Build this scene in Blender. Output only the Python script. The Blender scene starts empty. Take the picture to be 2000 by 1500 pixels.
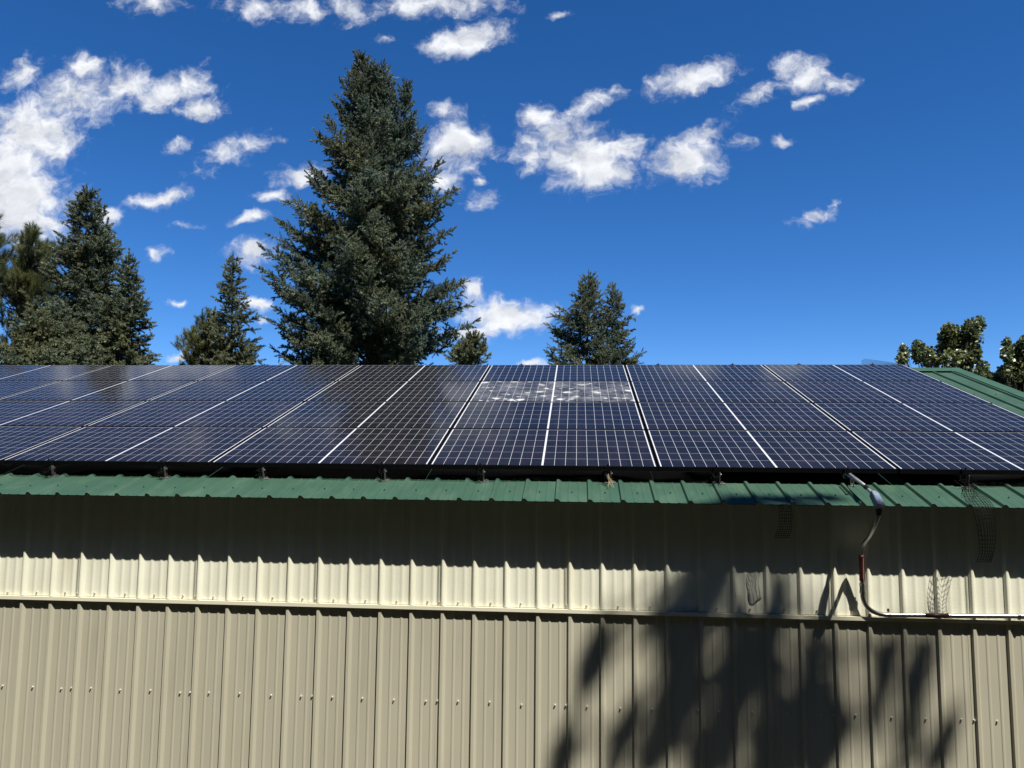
import bpy, math, random
import numpy as np
from mathutils import Vector, Matrix

C = bpy.context.scene
COL = C.collection
R = math.radians

# ------------------------------------------------------------------ camera
F = 1545.82                     # focal length in pixels of a 2000 x 1500 picture
CAM = np.array([4.19039, -5.78421, 1.00286])
CM = np.array([[0.99651588, 0.08280851, 0.00994201],
               [-0.00113624, -0.10571388, 0.99439594],
               [-0.08339545, 0.99094265, 0.10525147]])      # rows: right, up, forward
cd = bpy.data.cameras.new('camera')
cd.sensor_width = 36.0
cd.lens = F / 2000 * 36.0
cd.clip_start = 0.05
cd.clip_end = 3000
cam = bpy.data.objects.new('camera', cd)
COL.objects.link(cam)
m = Matrix.Identity(4)
for i in range(3):
    m[i][0] = CM[0][i]; m[i][1] = CM[1][i]; m[i][2] = -CM[2][i]; m[i][3] = CAM[i]
cam.matrix_world = m
C.camera = cam

def ray(x, y):
    return np.array([(x - 1000) / F, -(y - 750) / F, 1.0]) @ CM

def at(x, y, Y):                # point of the plane Y = const seen at a pixel of the photograph
    d = ray(x, y)
    return CAM + d * (Y - CAM[1]) / d[1]

# ------------------------------------------------------------------ light and exposure
C.view_settings.view_transform = 'Standard'
C.view_settings.look = 'None'
C.view_settings.gamma = 1.0
C.view_settings.exposure = 0.7
SUN = np.array([0.76, -1.0, 2.21]); SUN = SUN / np.linalg.norm(SUN)
sl = bpy.data.lights.new('sun', 'SUN')
sl.energy = 4.9
sl.angle = R(0.53)
sl.color = (1.0, 0.955, 0.88)
so = bpy.data.objects.new('sun', sl); COL.objects.link(so)
so.rotation_euler = Vector(SUN).to_track_quat('Z', 'Y').to_euler()
so.location = (20, -20, 40)

W = bpy.data.worlds.new("World"); C.world = W; W.use_nodes = True
nt = W.node_tree
N = nt.nodes; LK = nt.links
bg = N['Background']; bg.inputs[1].default_value = 0.1
sky = N.new('ShaderNodeTexSky'); sky.sky_type = 'NISHITA'; sky.sun_disc = False
sky.sun_elevation = math.asin(SUN[2]); sky.sun_rotation = math.atan2(SUN[0], SUN[1])
sky.altitude = 2000; sky.air_density = 0.75; sky.dust_density = 0.1; sky.ozone_density = 4.0
hs = N.new('ShaderNodeHueSaturation'); hs.inputs['Saturation'].default_value = 1.27
hs.inputs['Hue'].default_value = 0.505
LK.new(sky.outputs[0], hs.inputs['Color'])

def wmath(op, a, b=None, c=None, clamp=False):
    n = N.new('ShaderNodeMath'); n.operation = op; n.use_clamp = clamp
    for i, v in enumerate((a, b, c)):
        if v is None: continue
        if isinstance(v, (int, float)): n.inputs[i].default_value = v
        else: LK.new(v, n.inputs[i])
    return n.outputs[0]

def wvec(op, a, b=None, out=0):
    n = N.new('ShaderNodeVectorMath'); n.operation = op
    for i, v in enumerate((a, b)):
        if v is None: continue
        if isinstance(v, (tuple, list)): n.inputs[i].default_value = v
        else: LK.new(v, n.inputs[i])
    return n.outputs[out]

# clouds: patches of the real sky, given by direction (x/y, z/y) and broken up by noise
tc = N.new('ShaderNodeTexCoord')
sep = N.new('ShaderNodeSeparateXYZ'); LK.new(tc.outputs['Generated'], sep.inputs[0])
yy = wmath('MAXIMUM', sep.outputs[1], 0.08)
cmb = N.new('ShaderNodeCombineXYZ')
LK.new(wmath('DIVIDE', sep.outputs[0], yy), cmb.inputs[0])
LK.new(wmath('DIVIDE', sep.outputs[2], yy), cmb.inputs[1])
P0 = cmb.outputs[0]
def wnoise(vec, scale, det, rough=0.55, off=(0, 0, 0), sc=(1, 1, 1)):
    mp = N.new('ShaderNodeMapping'); LK.new(vec, mp.inputs[0]); mp.inputs['Location'].default_value = off
    mp.inputs['Scale'].default_value = sc
    n = N.new('ShaderNodeTexNoise'); n.inputs['Scale'].default_value = scale
    n.inputs['Detail'].default_value = det; n.inputs['Roughness'].default_value = rough
    LK.new(mp.outputs[0], n.inputs['Vector'])
    return n
wn = wnoise(P0, 22, 3, 0.6)
warp = wvec('MULTIPLY', wvec('SUBTRACT', wn.outputs['Color'], (0.5, 0.5, 0.5)), (0.05, 0.035, 0))
P1 = wvec('ADD', P0, warp)
CLOUDS = [  # x, y, half width, half height (photo pixels), weight, tilt degrees
 (60, 262, 120, 85, 1.15, 0), (40, 400, 130, 110, 1.25, 0), (110, 265, 60, 75, 1.05, 0), (10, 330, 150, 120, 1.0, 0), (90, 440, 60, 60, 1.0, 0),
 (45, 150, 62, 34, .8, 18), (150, 190, 120, 70, .92, 10), (165, 135, 35, 35, .9, 0), (235, 168, 110, 42, .88, 0), (320, 182, 120, 34, .85, 10),
 (370, 160, 65, 35, .75, 25), (395, 215, 62, 28, .95, 0), (440, 297, 80, 38, .72, 22), (345, 288, 55, 16, .6, 15), (480, 280, 50, 25, .6, 0),
 (310, 386, 90, 20, .95, 8), (215, 425, 28, 22, .95, 10), (488, 427, 48, 13, .72, 10), (300, 497, 22, 15, .5, 10), (370, 438, 35, 10, .62, 0),
 (490, 492, 72, 32, 1.1, 4), (540, 382, 42, 13, .85, 0), (590, 345, 62, 36, 1.0, 8), (290, 8, 78, 38, .78, -10), (510, 16, 95, 26, .65, -8),
 (600, 20, 60, 22, .6, -20), (680, 16, 52, 40, .85, 10), (860, 6, 150, 40, 1.0, 0), (910, 78, 95, 38, 1.1, 8), (1095, 30, 25, 9, .62, 20),
 (862, 220, 55, 24, .65, -10), (890, 288, 82, 68, 1.15, 0), (870, 350, 45, 25, .8, 0), (930, 352, 14, 10, .75, 0), (948, 388, 48, 22, .8, 12),
 (985, 615, 115, 46, 1.15, 0), (925, 570, 32, 34, .95, 0), (915, 650, 70, 20, .95, 0), (1040, 708, 40, 12, .95, 0), (345, 700, 25, 12, .9, 0),
 (358, 592, 22, 11, .7, 0), (500, 598, 40, 19, .9, -10), (510, 626, 24, 12, .85, 0), (1251, 607, 20, 9, .8, 0),
 (1345, 158, 108, 38, 1.0, 15), (1400, 130, 40, 25, .75, 20), (1485, 182, 62, 28, .85, 20), (1575, 145, 75, 45, .95, -20), (1630, 165, 60, 28, .8, 8), (1575, 195, 40, 18, .7, 15),
 (1135, 310, 130, 75, 1.2, -8), (1095, 270, 60, 62, 1.05, 0), (1050, 235, 50, 45, .75, 40), (1150, 205, 75, 26, .7, 20), (1195, 180, 35, 14, .7, 10), (1035, 310, 35, 60, .85, 0), (1215, 290, 60, 40, .9, 0),
 (1335, 315, 95, 58, 1.15, 15), (1375, 268, 62, 32, .8, 20), (1452, 277, 38, 20, .62, 0), (1533, 278, 40, 16, .85, 5), (1592, 425, 52, 24, .85, 15), (1625, 396, 24, 8, .55, 25),
 (1190, 340, 90, 38, .95, 10), (760, 78, 40, 10, .5, 0), (550, 275, 30, 10, .5, 0), (1480, 60, 0.1, 0.1, .1, 0),
]
acc = None
for (x, y, rx, ry, wgt, tl) in CLOUDS:
    d = ray(x, y); u, v = d[0] / d[1], d[2] / d[1]
    s = np.hypot(*(ray(x + 10, y)[[0, 2]] / ray(x + 10, y)[1] - np.array([u, v]))) / 10
    mp = N.new('ShaderNodeMapping'); mp.vector_type = 'TEXTURE'
    mp.inputs['Location'].default_value = (u, v, 0)
    mp.inputs['Rotation'].default_value = (0, 0, R(tl))
    mp.inputs['Scale'].default_value = (rx * s * 1.05, ry * s * 1.05, 1)
    LK.new(P1, mp.inputs[0])
    ln = wvec('LENGTH', mp.outputs[0], None, 1)
    e = wmath('MULTIPLY_ADD', ln, -wgt, wgt)
    acc = e if acc is None else wmath('SMOOTH_MAX', acc, e, 0.06)
n1 = wnoise(P1, 15, 10, 0.62, sc=(1, 1.35, 1))
n2 = wnoise(P1, 48, 8, 0.65, (3, 1, 0))
dens = wmath('ADD', wmath('MULTIPLY_ADD', n1.outputs[0], 1.75, -0.86), wmath('MULTIPLY_ADD', n2.outputs[0], 1.25, -0.625))
dens = wmath('ADD', acc, dens)
def wrange(v, a, b, c=0.0, d=1.0, smooth=True):
    n = N.new('ShaderNodeMapRange'); n.interpolation_type = 'SMOOTHSTEP' if smooth else 'LINEAR'
    LK.new(v, n.inputs[0])
    for i, q in enumerate((a, b, c, d)): n.inputs[i + 1].default_value = q
    return n.outputs[0]
alpha = wmath('POWER', wrange(dens, 0.0, 0.95), 1.15)
front = wrange(sep.outputs[1], 0.1, 0.2)
alpha = wmath('MULTIPLY', alpha, front)
# cloud body brightness: lit billows and grey hollows
n3 = wnoise(P1, 15, 6, 0.58, sc=(1, 1.35, 1)); n4 = wnoise(P1, 15, 6, 0.58, (0.008, 0.018, 0), sc=(1, 1.35, 1))
rel = wmath('SUBTRACT', n3.outputs[0], n4.outputs[0])
shade = wmath('MULTIPLY_ADD', rel, 0.95, 0.985)
shade = wmath('MULTIPLY', shade, wrange(n1.outputs[0], 0.3, 0.62, 0.90, 1.03))
shade = wmath('MULTIPLY', shade, wrange(acc, 0.55, 1.1, 1.0, 0.90))
shade = wmath('MINIMUM', wmath('MAXIMUM', shade, 0.55), 1.12)
cc = N.new('ShaderNodeCombineXYZ')
LK.new(wmath('MULTIPLY_ADD', shade, 5.6, -0.25), cc.inputs[0])
LK.new(wmath('MULTIPLY_ADD', shade, 5.5, 0.0), cc.inputs[1])
LK.new(wmath('MULTIPLY_ADD', shade, 5.1, 0.7), cc.inputs[2])
mx = N.new('ShaderNodeMix'); mx.data_type = 'RGBA'
LK.new(alpha, mx.inputs[0]); LK.new(hs.outputs[0], mx.inputs[6]); LK.new(cc.outputs[0], mx.inputs[7])
LK.new(mx.outputs[2], bg.inputs[0])
W.cycles.sampling_method = 'MANUAL'; W.cycles.sample_map_resolution = 512

# ------------------------------------------------------------------ helpers
def new_obj(name, me, mat=None, parent=None):
    o = bpy.data.objects.new(name, me); COL.objects.link(o)
    if mat is not None and me is not None: me.materials.append(mat)
    if parent is not None: o.parent = parent
    return o

def tag(o, label=None, cat=None, group=None, kind=None):
    if label: o['label'] = label
    if cat: o['category'] = cat
    if group: o['group'] = group
    if kind: o['kind'] = kind
    return o

def thing(name, label, cat, loc=(0, 0, 0), group=None, rot=(0, 0, 0)):
    o = bpy.data.objects.new(name, None); COL.objects.link(o)
    o.empty_display_size = 0.1
    o.location = loc; o.rotation_euler = rot
    return tag(o, label, cat, group)

class MB:                        # collects verts and faces, then links ONE mesh object
    def __init__(self): self.v = []; self.f = []; self.uv = None
    def add(self, vs, fs):
        b = len(self.v); self.v += [tuple(map(float, q)) for q in vs]; self.f += [tuple(b + i for i in q) for q in fs]
    def box(self, x0, x1, y0, y1, z0, z1):
        self.add([(x0, y0, z0), (x1, y0, z0), (x1, y1, z0), (x0, y1, z0), (x0, y0, z1), (x1, y0, z1), (x1, y1, z1), (x0, y1, z1)],
                 [(3, 2, 1, 0), (4, 5, 6, 7), (0, 1, 5, 4), (1, 2, 6, 5), (2, 3, 7, 6), (3, 0, 4, 7)])
    def tube(self, pts, r, n=8, caps=True):
        pts = [np.array(q, float) for q in pts]; k = len(pts)
        rs = r if hasattr(r, '__len__') else [r] * k
        d = [pts[min(i + 1, k - 1)] - pts[max(i - 1, 0)] for i in range(k)]
        up = np.array([0, 0, 1.0]) if abs(d[0][2]) < 0.9 * np.linalg.norm(d[0]) else np.array([1.0, 0, 0])
        vs = []
        for i in range(k):
            t = d[i] / (np.linalg.norm(d[i]) + 1e-12)
            a = up - t * (up @ t); a /= np.linalg.norm(a) + 1e-12; b = np.cross(t, a); up = a
            for j in range(n):
                an = 2 * math.pi * j / n
                vs.append(pts[i] + rs[i] * (a * math.cos(an) + b * math.sin(an)))
        fs = [(i * n + j, i * n + (j + 1) % n, (i + 1) * n + (j + 1) % n, (i + 1) * n + j) for i in range(k - 1) for j in range(n)]
        if caps: fs += [tuple(range(n - 1, -1, -1)), tuple((k - 1) * n + j for j in range(n))]
        self.add(vs, fs)
    def mesh(self, name, smooth=False):
        me = bpy.data.meshes.new(name); me.from_pydata(self.v, [], self.f); me.update()
        if smooth: me.shade_smooth()
        return me
    def build(self, name, mat, parent=None, smooth=False):
        return new_obj(name, self.mesh(name, smooth), mat, parent)

def bez(pts, n=8):               # Catmull-Rom through points
    pts = [np.array(p, float) for p in pts]
    q = [pts[0] * 2 - pts[1]] + pts + [pts[-1] * 2 - pts[-2]]; out = []
    for i in range(1, len(q) - 2):
        for j in range(n):
            t = j / n; p0, p1, p2, p3 = q[i - 1:i + 3]
            out.append(0.5 * (2 * p1 + (p2 - p0) * t + (2 * p0 - 5 * p1 + 4 * p2 - p3) * t * t + (3 * p1 - p0 - 3 * p2 + p3) * t ** 3))
    out.append(pts[-1]); return out

def tri_mesh(name, V, tone):     # V (n,3,3) triangle soup, tone (n,)
    n = len(V); me = bpy.data.meshes.new(name)
    me.vertices.add(n * 3); me.vertices.foreach_set('co', V.astype(np.float32).ravel())
    me.loops.add(n * 3); me.loops.foreach_set('vertex_index', np.arange(n * 3, dtype=np.int32))
    me.polygons.add(n); me.polygons.foreach_set('loop_start', np.arange(0, n * 3, 3, dtype=np.int32))
    at_ = me.attributes.new('tone', 'FLOAT', 'POINT'); at_.data.foreach_set('value', np.repeat(tone, 3).astype(np.float32))
    me.update(); me.validate()
    return me

# ------------------------------------------------------------------ materials
class Mat:
    def __init__(s, name):
        s.m = bpy.data.materials.new(name); s.m.use_nodes = True; s.t = s.m.node_tree; s.n = s.t.nodes; s.b = s.n['Principled BSDF']
    def node(s, typ, **k):
        q = s.n.new(typ)
        for a, v in k.items(): setattr(q, a, v)
        return q
    def link(s, a, b): s.t.links.new(a, b)
    def math(s, op, a, b=None, c=None, clamp=False):
        q = s.node('ShaderNodeMath', operation=op, use_clamp=clamp)
        for i, v in enumerate((a, b, c)):
            if v is None: continue
            if isinstance(v, (int, float)): q.inputs[i].default_value = v
            else: s.link(v, q.inputs[i])
        return q.outputs[0]
    def mix(s, fac, a, b, typ='MIX'):
        q = s.node('ShaderNodeMix', data_type='RGBA', blend_type=typ)
        for i, v in ((0, fac), (6, a), (7, b)):
            if isinstance(v, (int, float)): q.inputs[i].default_value = v
            elif isinstance(v, tuple): q.inputs[i].default_value = (*v, 1)
            else: s.link(v, q.inputs[i])
        return q.outputs[2]
    def coord(s, kind='Object', scale=(1, 1, 1), rot=(0, 0, 0)):
        c = s.node('ShaderNodeTexCoord'); mp = s.node('ShaderNodeMapping'); mp.inputs['Scale'].default_value = scale
        mp.inputs['Rotation'].default_value = rot
        s.link(c.outputs[kind], mp.inputs[0]); return mp.outputs[0]
    def noise(s, vec, scale, det=4, rough=0.55):
        q = s.node('ShaderNodeTexNoise'); q.inputs['Scale'].default_value = scale; q.inputs['Detail'].default_value = det
        q.inputs['Roughness'].default_value = rough; s.link(vec, q.inputs['Vector']); return q.outputs[0]
    def rng(s, v, a, b, c=0., d=1.):
        q = s.node('ShaderNodeMapRange'); s.link(v, q.inputs[0])
        for i, x in enumerate((a, b, c, d)): q.inputs[i + 1].default_value = x
        return q.outputs[0]
    def set(s, **k):
        for a, v in k.items():
            i = s.b.inputs[a.replace('_', ' ')]
            if isinstance(v, (int, float)): i.default_value = v
            elif isinstance(v, tuple): i.default_value = (*v, 1) if len(v) == 3 else v
            else: s.link(v, i)
        return s
    def bump(s, h, dist, strength=1.0):
        q = s.node('ShaderNodeBump'); q.inputs['Distance'].default_value = dist; q.inputs['Strength'].default_value = strength
        s.link(h, q.inputs['Height']); s.link(q.outputs[0], s.b.inputs['Normal'])

def simple(name, col, rough=0.5, metal=0.0, var=0.15, scale=6.0, spec=0.5):
    M_ = Mat(name); nz = M_.noise(M_.coord(), scale, 4)
    lo = tuple(c * (1 - var) for c in col); hi = tuple(min(1, c * (1 + var)) for c in col)
    M_.set(Base_Color=M_.mix(M_.rng(nz, .3, .7), lo, hi), Roughness=rough, Metallic=metal)
    M_.b.inputs['Specular IOR Level'].default_value = spec
    return M_.m

# lower wall: taupe painted steel
q = Mat('taupe_paint'); v = q.coord()
big = q.noise(q.coord(scale=(1.0, 1, .25)), 1.7, 3); fine = q.noise(q.coord(scale=(1, 1, .12)), 9, 5)
c1 = q.mix(q.rng(big, .3, .7), (.385, .364, .276), (.430, .407, .309))
c1 = q.mix(q.rng(fine, .56, .76, 0, .28), c1, (.27, .245, .18))
q.set(Base_Color=c1, Roughness=q.rng(fine, .3, .7, .38, .5)); q.b.inputs['Specular IOR Level'].default_value = .35
q.bump(q.noise(v, 3.2, 2), .004, .25)
M_TAUPE = q.m
# upper wall: cream embossed steel with faint rust-brown weather marks
q = Mat('cream_paint'); v = q.coord()
st = q.noise(q.coord(scale=(1, 1, .2)), 4.5, 5); sp = q.noise(v, 2.3, 3)
c1 = q.mix(q.rng(sp, .35, .65), (.675, .668, .525), (.735, .730, .592))
c1 = q.mix(q.rng(st, .58, .75, 0, .45), c1, (.60, .53, .36))
q.set(Base_Color=c1, Roughness=.42); q.b.inputs['Specular IOR Level'].default_value = .35
q.bump(q.noise(v, 95, 2), .0012, .8)
M_CREAM = q.m
M_TRIM = simple('trim_paint', (.66, .63, .48), .42, 0, .05, 3)
# roof: chalky green paint
q = Mat('green_paint'); v = q.coord()
ch = q.noise(q.coord(scale=(1, .16, 1)), 7, 5, .6); bl = q.noise(v, 2.1, 4)
c1 = q.mix(q.rng(bl, .3, .7), (.029, .071, .048), (.041, .090, .062))
c1 = q.mix(q.rng(ch, .5, .78, 0, .5), c1, (.090, .145, .095))
sp = q.noise(v, 60, 3, .7)
c1 = q.mix(q.rng(sp, .62, .75, 0, .35), c1, (.15, .17, .12))
q.set(Base_Color=c1, Roughness=.6); q.b.inputs['Specular IOR Level'].default_value = .18
q.bump(q.noise(v, 5, 2), .004, .25)
M_GREEN = q.m
M_GREENTRIM = simple('green_trim_paint', (.038, .090, .062), .6, 0, .14, 4, .15)
M_ALU = simple('mill_aluminium', (.34, .34, .34), .45, .9, .2, 20)
M_GALV = simple('galvanised_steel', (.36, .36, .36), .30, 1.0, .15, 25)
M_BLACK = simple('black_anodised', (.006, .006, .007), .55, 0, .3, 20, .12)
M_WIRE = simple('black_wire', (.004, .004, .004), .6, 0, .3, 40, .08)
M_SCREW = simple('screw_paint', (.62, .60, .52), .3, .35, .1, 100)
M_GREENSCREW = simple('green_screw_paint', (.03, .08, .06), .4, .2, .1, 100)
M_FOOT = simple('weathered_aluminium', (.20, .20, .20), .5, .6, .3, 40)
M_GALVDULL = simple('dull_zinc', (.27, .27, .27), .5, .5, .15, 25)
M_BODY = simple('cast_grey_enamel', (.24, .255, .275), .42, .2, .12, 25)
M_COVER = simple('blue_grey_cover', (.27, .33, .42), .4, .15, .1, 30)
M_RUBBER = simple('black_sealing_ring', (.012, .012, .012), .5, 0, .2, 30)
M_RED = simple('red_warning_tape', (.085, .012, .010), .45, 0, .15, 30)
M_DARKRED = simple('dark_red_tape', (.028, .008, .007), .5, 0, .2, 30)
M_WHITEINK = simple('white_ink', (.6, .55, .5), .5, 0, .05, 30)
M_STRAW = simple('dry_straw', (.42, .34, .2), .7, 0, .3, 60)
M_BARK = simple('grey_brown_bark', (.055, .042, .032), .85, 0, .5, 14)
M_PALEBARK = simple('pale_bark', (.16, .145, .11), .8, 0, .35, 10)

# solar glass: dark half-cut cells, white gaps (UV is in metres on the panel)
PS = 1.04                       # the array's size and distance
PW, PH = 2 * 0.82285 * PS, 1.04872 * PS
GW, GH = PW - 0.013, PH - 0.020
LIP = 0.010
def solar_mat(name, broken=False):
    q = Mat(name)
    uv = q.node('ShaderNodeUVMap'); uv.uv_map = 'UVMap'
    sp = q.node('ShaderNodeSeparateXYZ'); q.link(uv.outputs[0], sp.inputs[0])
    x, y = sp.outputs[0], sp.outputs[1]
    side, mid = LIP + .0085, .0064
    cw = (GW / 2 - side - mid) / 10
    s = q.math('SUBTRACT', q.math('ABSOLUTE', q.math('SUBTRACT', x, GW / 2)), mid)
    cx = q.math('DIVIDE', s, cw)
    ys = LIP + .001; chh = (GH - 2 * LIP - .005) / 6
    cy = q.math('DIVIDE', q.math('SUBTRACT', y, ys), chh)
    def line(c, half):
        fr = q.math('FRACT', c); dd = q.math('MINIMUM', fr, q.math('SUBTRACT', 1.0, fr))
        return q.math('LESS_THAN', dd, half)
    out = lambda c, n: q.math('MAXIMUM', q.math('LESS_THAN', c, 0.0), q.math('GREATER_THAN', c, float(n)))
    vert = line(cx, .0014 / cw)
    horz = q.math('MULTIPLY', line(cy, .0017 / chh), .55)
    edge = q.math('MAXIMUM', out(cx, 10), q.math('MULTIPLY', out(cy, 6), .7))
    lines = q.math('MAXIMUM', q.math('MAXIMUM', q.math('MULTIPLY', vert, .8), horz), edge)
    # faint bus wires across each cell
    bus = q.math('MULTIPLY', line(q.math('MULTIPLY', cy, 5.0), .035), .08)
    idx = q.node('ShaderNodeCombineXYZ'); q.link(q.math('FLOOR', q.math('DIVIDE', x, cw)), idx.inputs[0]); q.link(q.math('FLOOR', cy), idx.inputs[1])
    oi = q.node('ShaderNodeObjectInfo'); q.link(oi.outputs['Random'], idx.inputs[2])
    wn_ = q.node('ShaderNodeTexWhiteNoise'); wn_.noise_dimensions = '3D'; q.link(idx.outputs[0], wn_.inputs['Vector'])
    cell = q.mix(wn_.outputs['Value'], (.0050, .0068, .0100), (.0090, .0082, .0150))
    tint = q.mix(oi.outputs['Random'], (.8, .95, 1.05), (1.25, 1.05, .95)); cell = q.mix(1.0, cell, tint, 'MULTIPLY')
    dust = q.noise(q.coord(scale=(1, 1, 1)), 3.0, 5, .6)
    col = q.mix(bus, cell, (.35, .36, .38))
    col = q.mix(lines, col, (.54, .55, .57))
    col = q.mix(q.rng(dust, .4, .8, .003, .024), col, (.30, .28, .25))
    rough = .09
    if broken:
        oc = q.coord()
        wv = q.node('ShaderNodeTexNoise'); wv.inputs['Scale'].default_value = 7; wv.inputs['Detail'].default_value = 5; q.link(oc, wv.inputs['Vector'])
        vm = q.node('ShaderNodeVectorMath', operation='MULTIPLY_ADD'); q.link(wv.outputs['Color'], vm.inputs[0]); vm.inputs[1].default_value = (.16, .10, 0); q.link(oc, vm.inputs[2])
        ow = vm.outputs[0]
        n2 = q.noise(q.coord(scale=(.7, 1.5, 1)), 24, 5, .65); n1 = q.noise(oc, 4.0, 6, .65)
        star = 0.0
        for sc_k, th0, th1 in ((5.6, .36, .22), (10.5, .34, .42)):
            vo = q.node('ShaderNodeTexVoronoi'); vo.feature = 'F1'; vo.inputs['Scale'].default_value = sc_k
            q.link(ow, vo.inputs['Vector'])
            sc_ = q.node('ShaderNodeSeparateColor'); q.link(vo.outputs['Color'], sc_.inputs[0])
            b_ = q.math('POWER', q.rng(vo.outputs['Distance'], .03, th0, 1.0, 0.0), 1.5)
            b_ = q.math('MULTIPLY', b_, q.rng(sc_.outputs[0], th1 - .12, th1 + .2, 0.0, 1.0))
            b_ = q.math('MULTIPLY', b_, q.rng(n2, .36, .58, .15, 1.25))
            star = b_ if isinstance(star, float) else q.math('ADD', star, b_)
        vc = q.node('ShaderNodeTexVoronoi'); vc.feature = 'DISTANCE_TO_EDGE'; vc.inputs['Scale'].default_value = 30
        q.link(ow, vc.inputs['Vector'])
        crk = q.rng(vc.outputs['Distance'], .0, .07, .09, .0)
        haze_ = q.math('MULTIPLY', q.rng(n1, .42, .66, .02, .22), q.rng(n2, .35, .6, .4, 1.2))
        msk = q.math('ADD', q.math('ADD', q.math('MULTIPLY', star, 1.15), crk), haze_, clamp=True)
        col = q.mix(msk, col, (.60, .61, .63))
        rough = q.rng(msk, 0, .4, .15, .6)
    q.set(Base_Color=col, Roughness=rough, IOR=1.30)
    q.b.inputs['Specular IOR Level'].default_value = .165
    return q.m
M_SOLAR = solar_mat('solar_cells')
M_SHATTER = solar_mat('shattered_solar_cells', True)

def leaf_mat(name, dark, light, rough=.55, transl=.2, spec=.35):
    q = Mat(name); a = q.node('ShaderNodeAttribute'); a.attribute_name = 'tone'
    nz = q.noise(q.coord(), .9, 3)
    f = q.math('ADD', q.math('MULTIPLY', a.outputs['Fac'], .75), q.rng(nz, .3, .7, -.1, .35), clamp=True)
    c = q.mix(f, dark, light)
    c = q.mix(1.0, c, q.mix(q.rng(q.noise(q.coord(), .55, 4, .6), .40, .66), (.92, 1.0, 1.02), (1.22, 1.02, .72)), 'MULTIPLY')
    q.set(Base_Color=c, Roughness=rough); q.b.inputs['Specular IOR Level'].default_value = spec
    tr = q.node('ShaderNodeBsdfTranslucent'); q.link(c, tr.inputs[0])
    mxs = q.node('ShaderNodeMixShader'); mxs.inputs[0].default_value = transl
    q.link(q.b.outputs[0], mxs.inputs[1]); q.link(tr.outputs[0], mxs.inputs[2])
    q.link(mxs.outputs[0], q.n['Material Output'].inputs[0])
    return q.m
M_SPRUCE = leaf_mat('blue_green_needles', (.055, .076, .050), (.250, .300, .220), .5, .3, .4)
M_FIR = leaf_mat('grey_green_needles', (.058, .080, .050), (.265, .310, .210), .5, .3, .4)
M_PINE = leaf_mat('olive_needles', (.046, .064, .028), (.200, .230, .095), .5, .28, .4)
M_LEAF = leaf_mat('glossy_leaves', (.034, .060, .020), (.26, .31, .16), .34, .25, .5)

# ground: rough grass and dirt
q = Mat('grass_and_dirt'); v = q.coord()
g = q.noise(v, .6, 6, .65); g2 = q.noise(v, 9, 5)
q.set(Base_Color=q.mix(q.rng(g, .4, .6), q.mix(g2, (.010, .014, .006), (.017, .022, .010)), (.026, .022, .015)), Roughness=.95)
q.bump(g2, .05, .6)
M_GROUND = q.m

GZ = -2.4
def ground_z(x, y):              # level by the building, rising to a bank where the photographer stands
    t = np.clip((-y - 1.6) / 3.4, 0, 1); t = t * t * (3 - 2 * t)
    return GZ + 1.75 * t * np.clip(1 - (np.abs(x - 4) - 30) / 30, 0, 1)
xs = np.concatenate([np.linspace(-600, -40, 8), np.linspace(-35, 45, 41), np.linspace(60, 600, 8)])
ys = np.concatenate([np.linspace(-600, -30, 8), np.linspace(-24, 30, 55), np.linspace(45, 900, 8)])
mb = MB(); vs = [(x, y, ground_z(x, y)) for y in ys for x in xs]; nx = len(xs)
mb.add(vs, [(j * nx + i, j * nx + i + 1, (j + 1) * nx + i + 1, (j + 1) * nx + i) for j in range(len(ys) - 1) for i in range(nx - 1)])
tag(mb.build('ground', M_GROUND, None, True), kind='structure')

# ------------------------------------------------------------------ the metal building
RP = 0.2286
XL, XR = -6.2, 9.0
XE = 0.15586
EY, EZ = -0.22433, 0.77263
TH = 0.30397
ct, st_ = math.cos(TH), math.sin(TH)
RIDGE_Y = 4.62
RL = (RIDGE_Y - EY) / ct         # slope length
BACK_Y = 2 * RIDGE_Y
bld = thing('metal_building', 'long metal building with cream over taupe ribbed walls and green roof', 'building', (0, 0, GZ))
def child_zero(o): o.location = (0, 0, -GZ); return o      # build in world coordinates, hang under the base

def rib_profile(x0, x1, phase, h, soft, minor, lap=True):
    pts = []
    k0 = int(math.floor((x0 - phase) / RP)) - 1; k1 = int(math.ceil((x1 - phase) / RP)) + 1
    for k in range(k0, k1):
        a = phase + k * RP
        lp = lap and k % 4 == 2
        e = .0016 if lp else 0
        if lp: pts += [(a - .0201, 0), (a - .020, e)]
        if soft:
            pts += [(a - .004, e), (a + .001, e + .002), (a + .009, e + h - .003), (a + .013, e + h), (a + .022, e + h), (a + .028, e + h - .003), (a + .043, .003), (a + .050, 0)]
        else:
            pts += [(a, e), (a + .009, e + h), (a + .027, e + h), (a + .046, 0)]
        for mo in (.103, .175):
            if soft:
                for t in range(9):
                    u = -1 + t / 4; pts.append((a + mo + u * .022, minor * .5 * (1 + math.cos(math.pi * u))))
            else: pts += [(a + mo - .011, 0), (a + mo - .005, minor), (a + mo + .003, minor), (a + mo + .012, 0)]
    return [q for q in pts if x0 <= q[0] <= x1]

def sheet(pts, rows):            # rows: function(x, d) list
    mb = MB(); n = len(pts)
    for fn in rows: mb.v += [tuple(map(float, fn(x, d))) for x, d in pts]
    for r in range(len(rows) - 1):
        mb.f += [(r * n + i, r * n + i + 1, (r + 1) * n + i + 1, (r + 1) * n + i) for i in range(n - 1)]
    return mb

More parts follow.
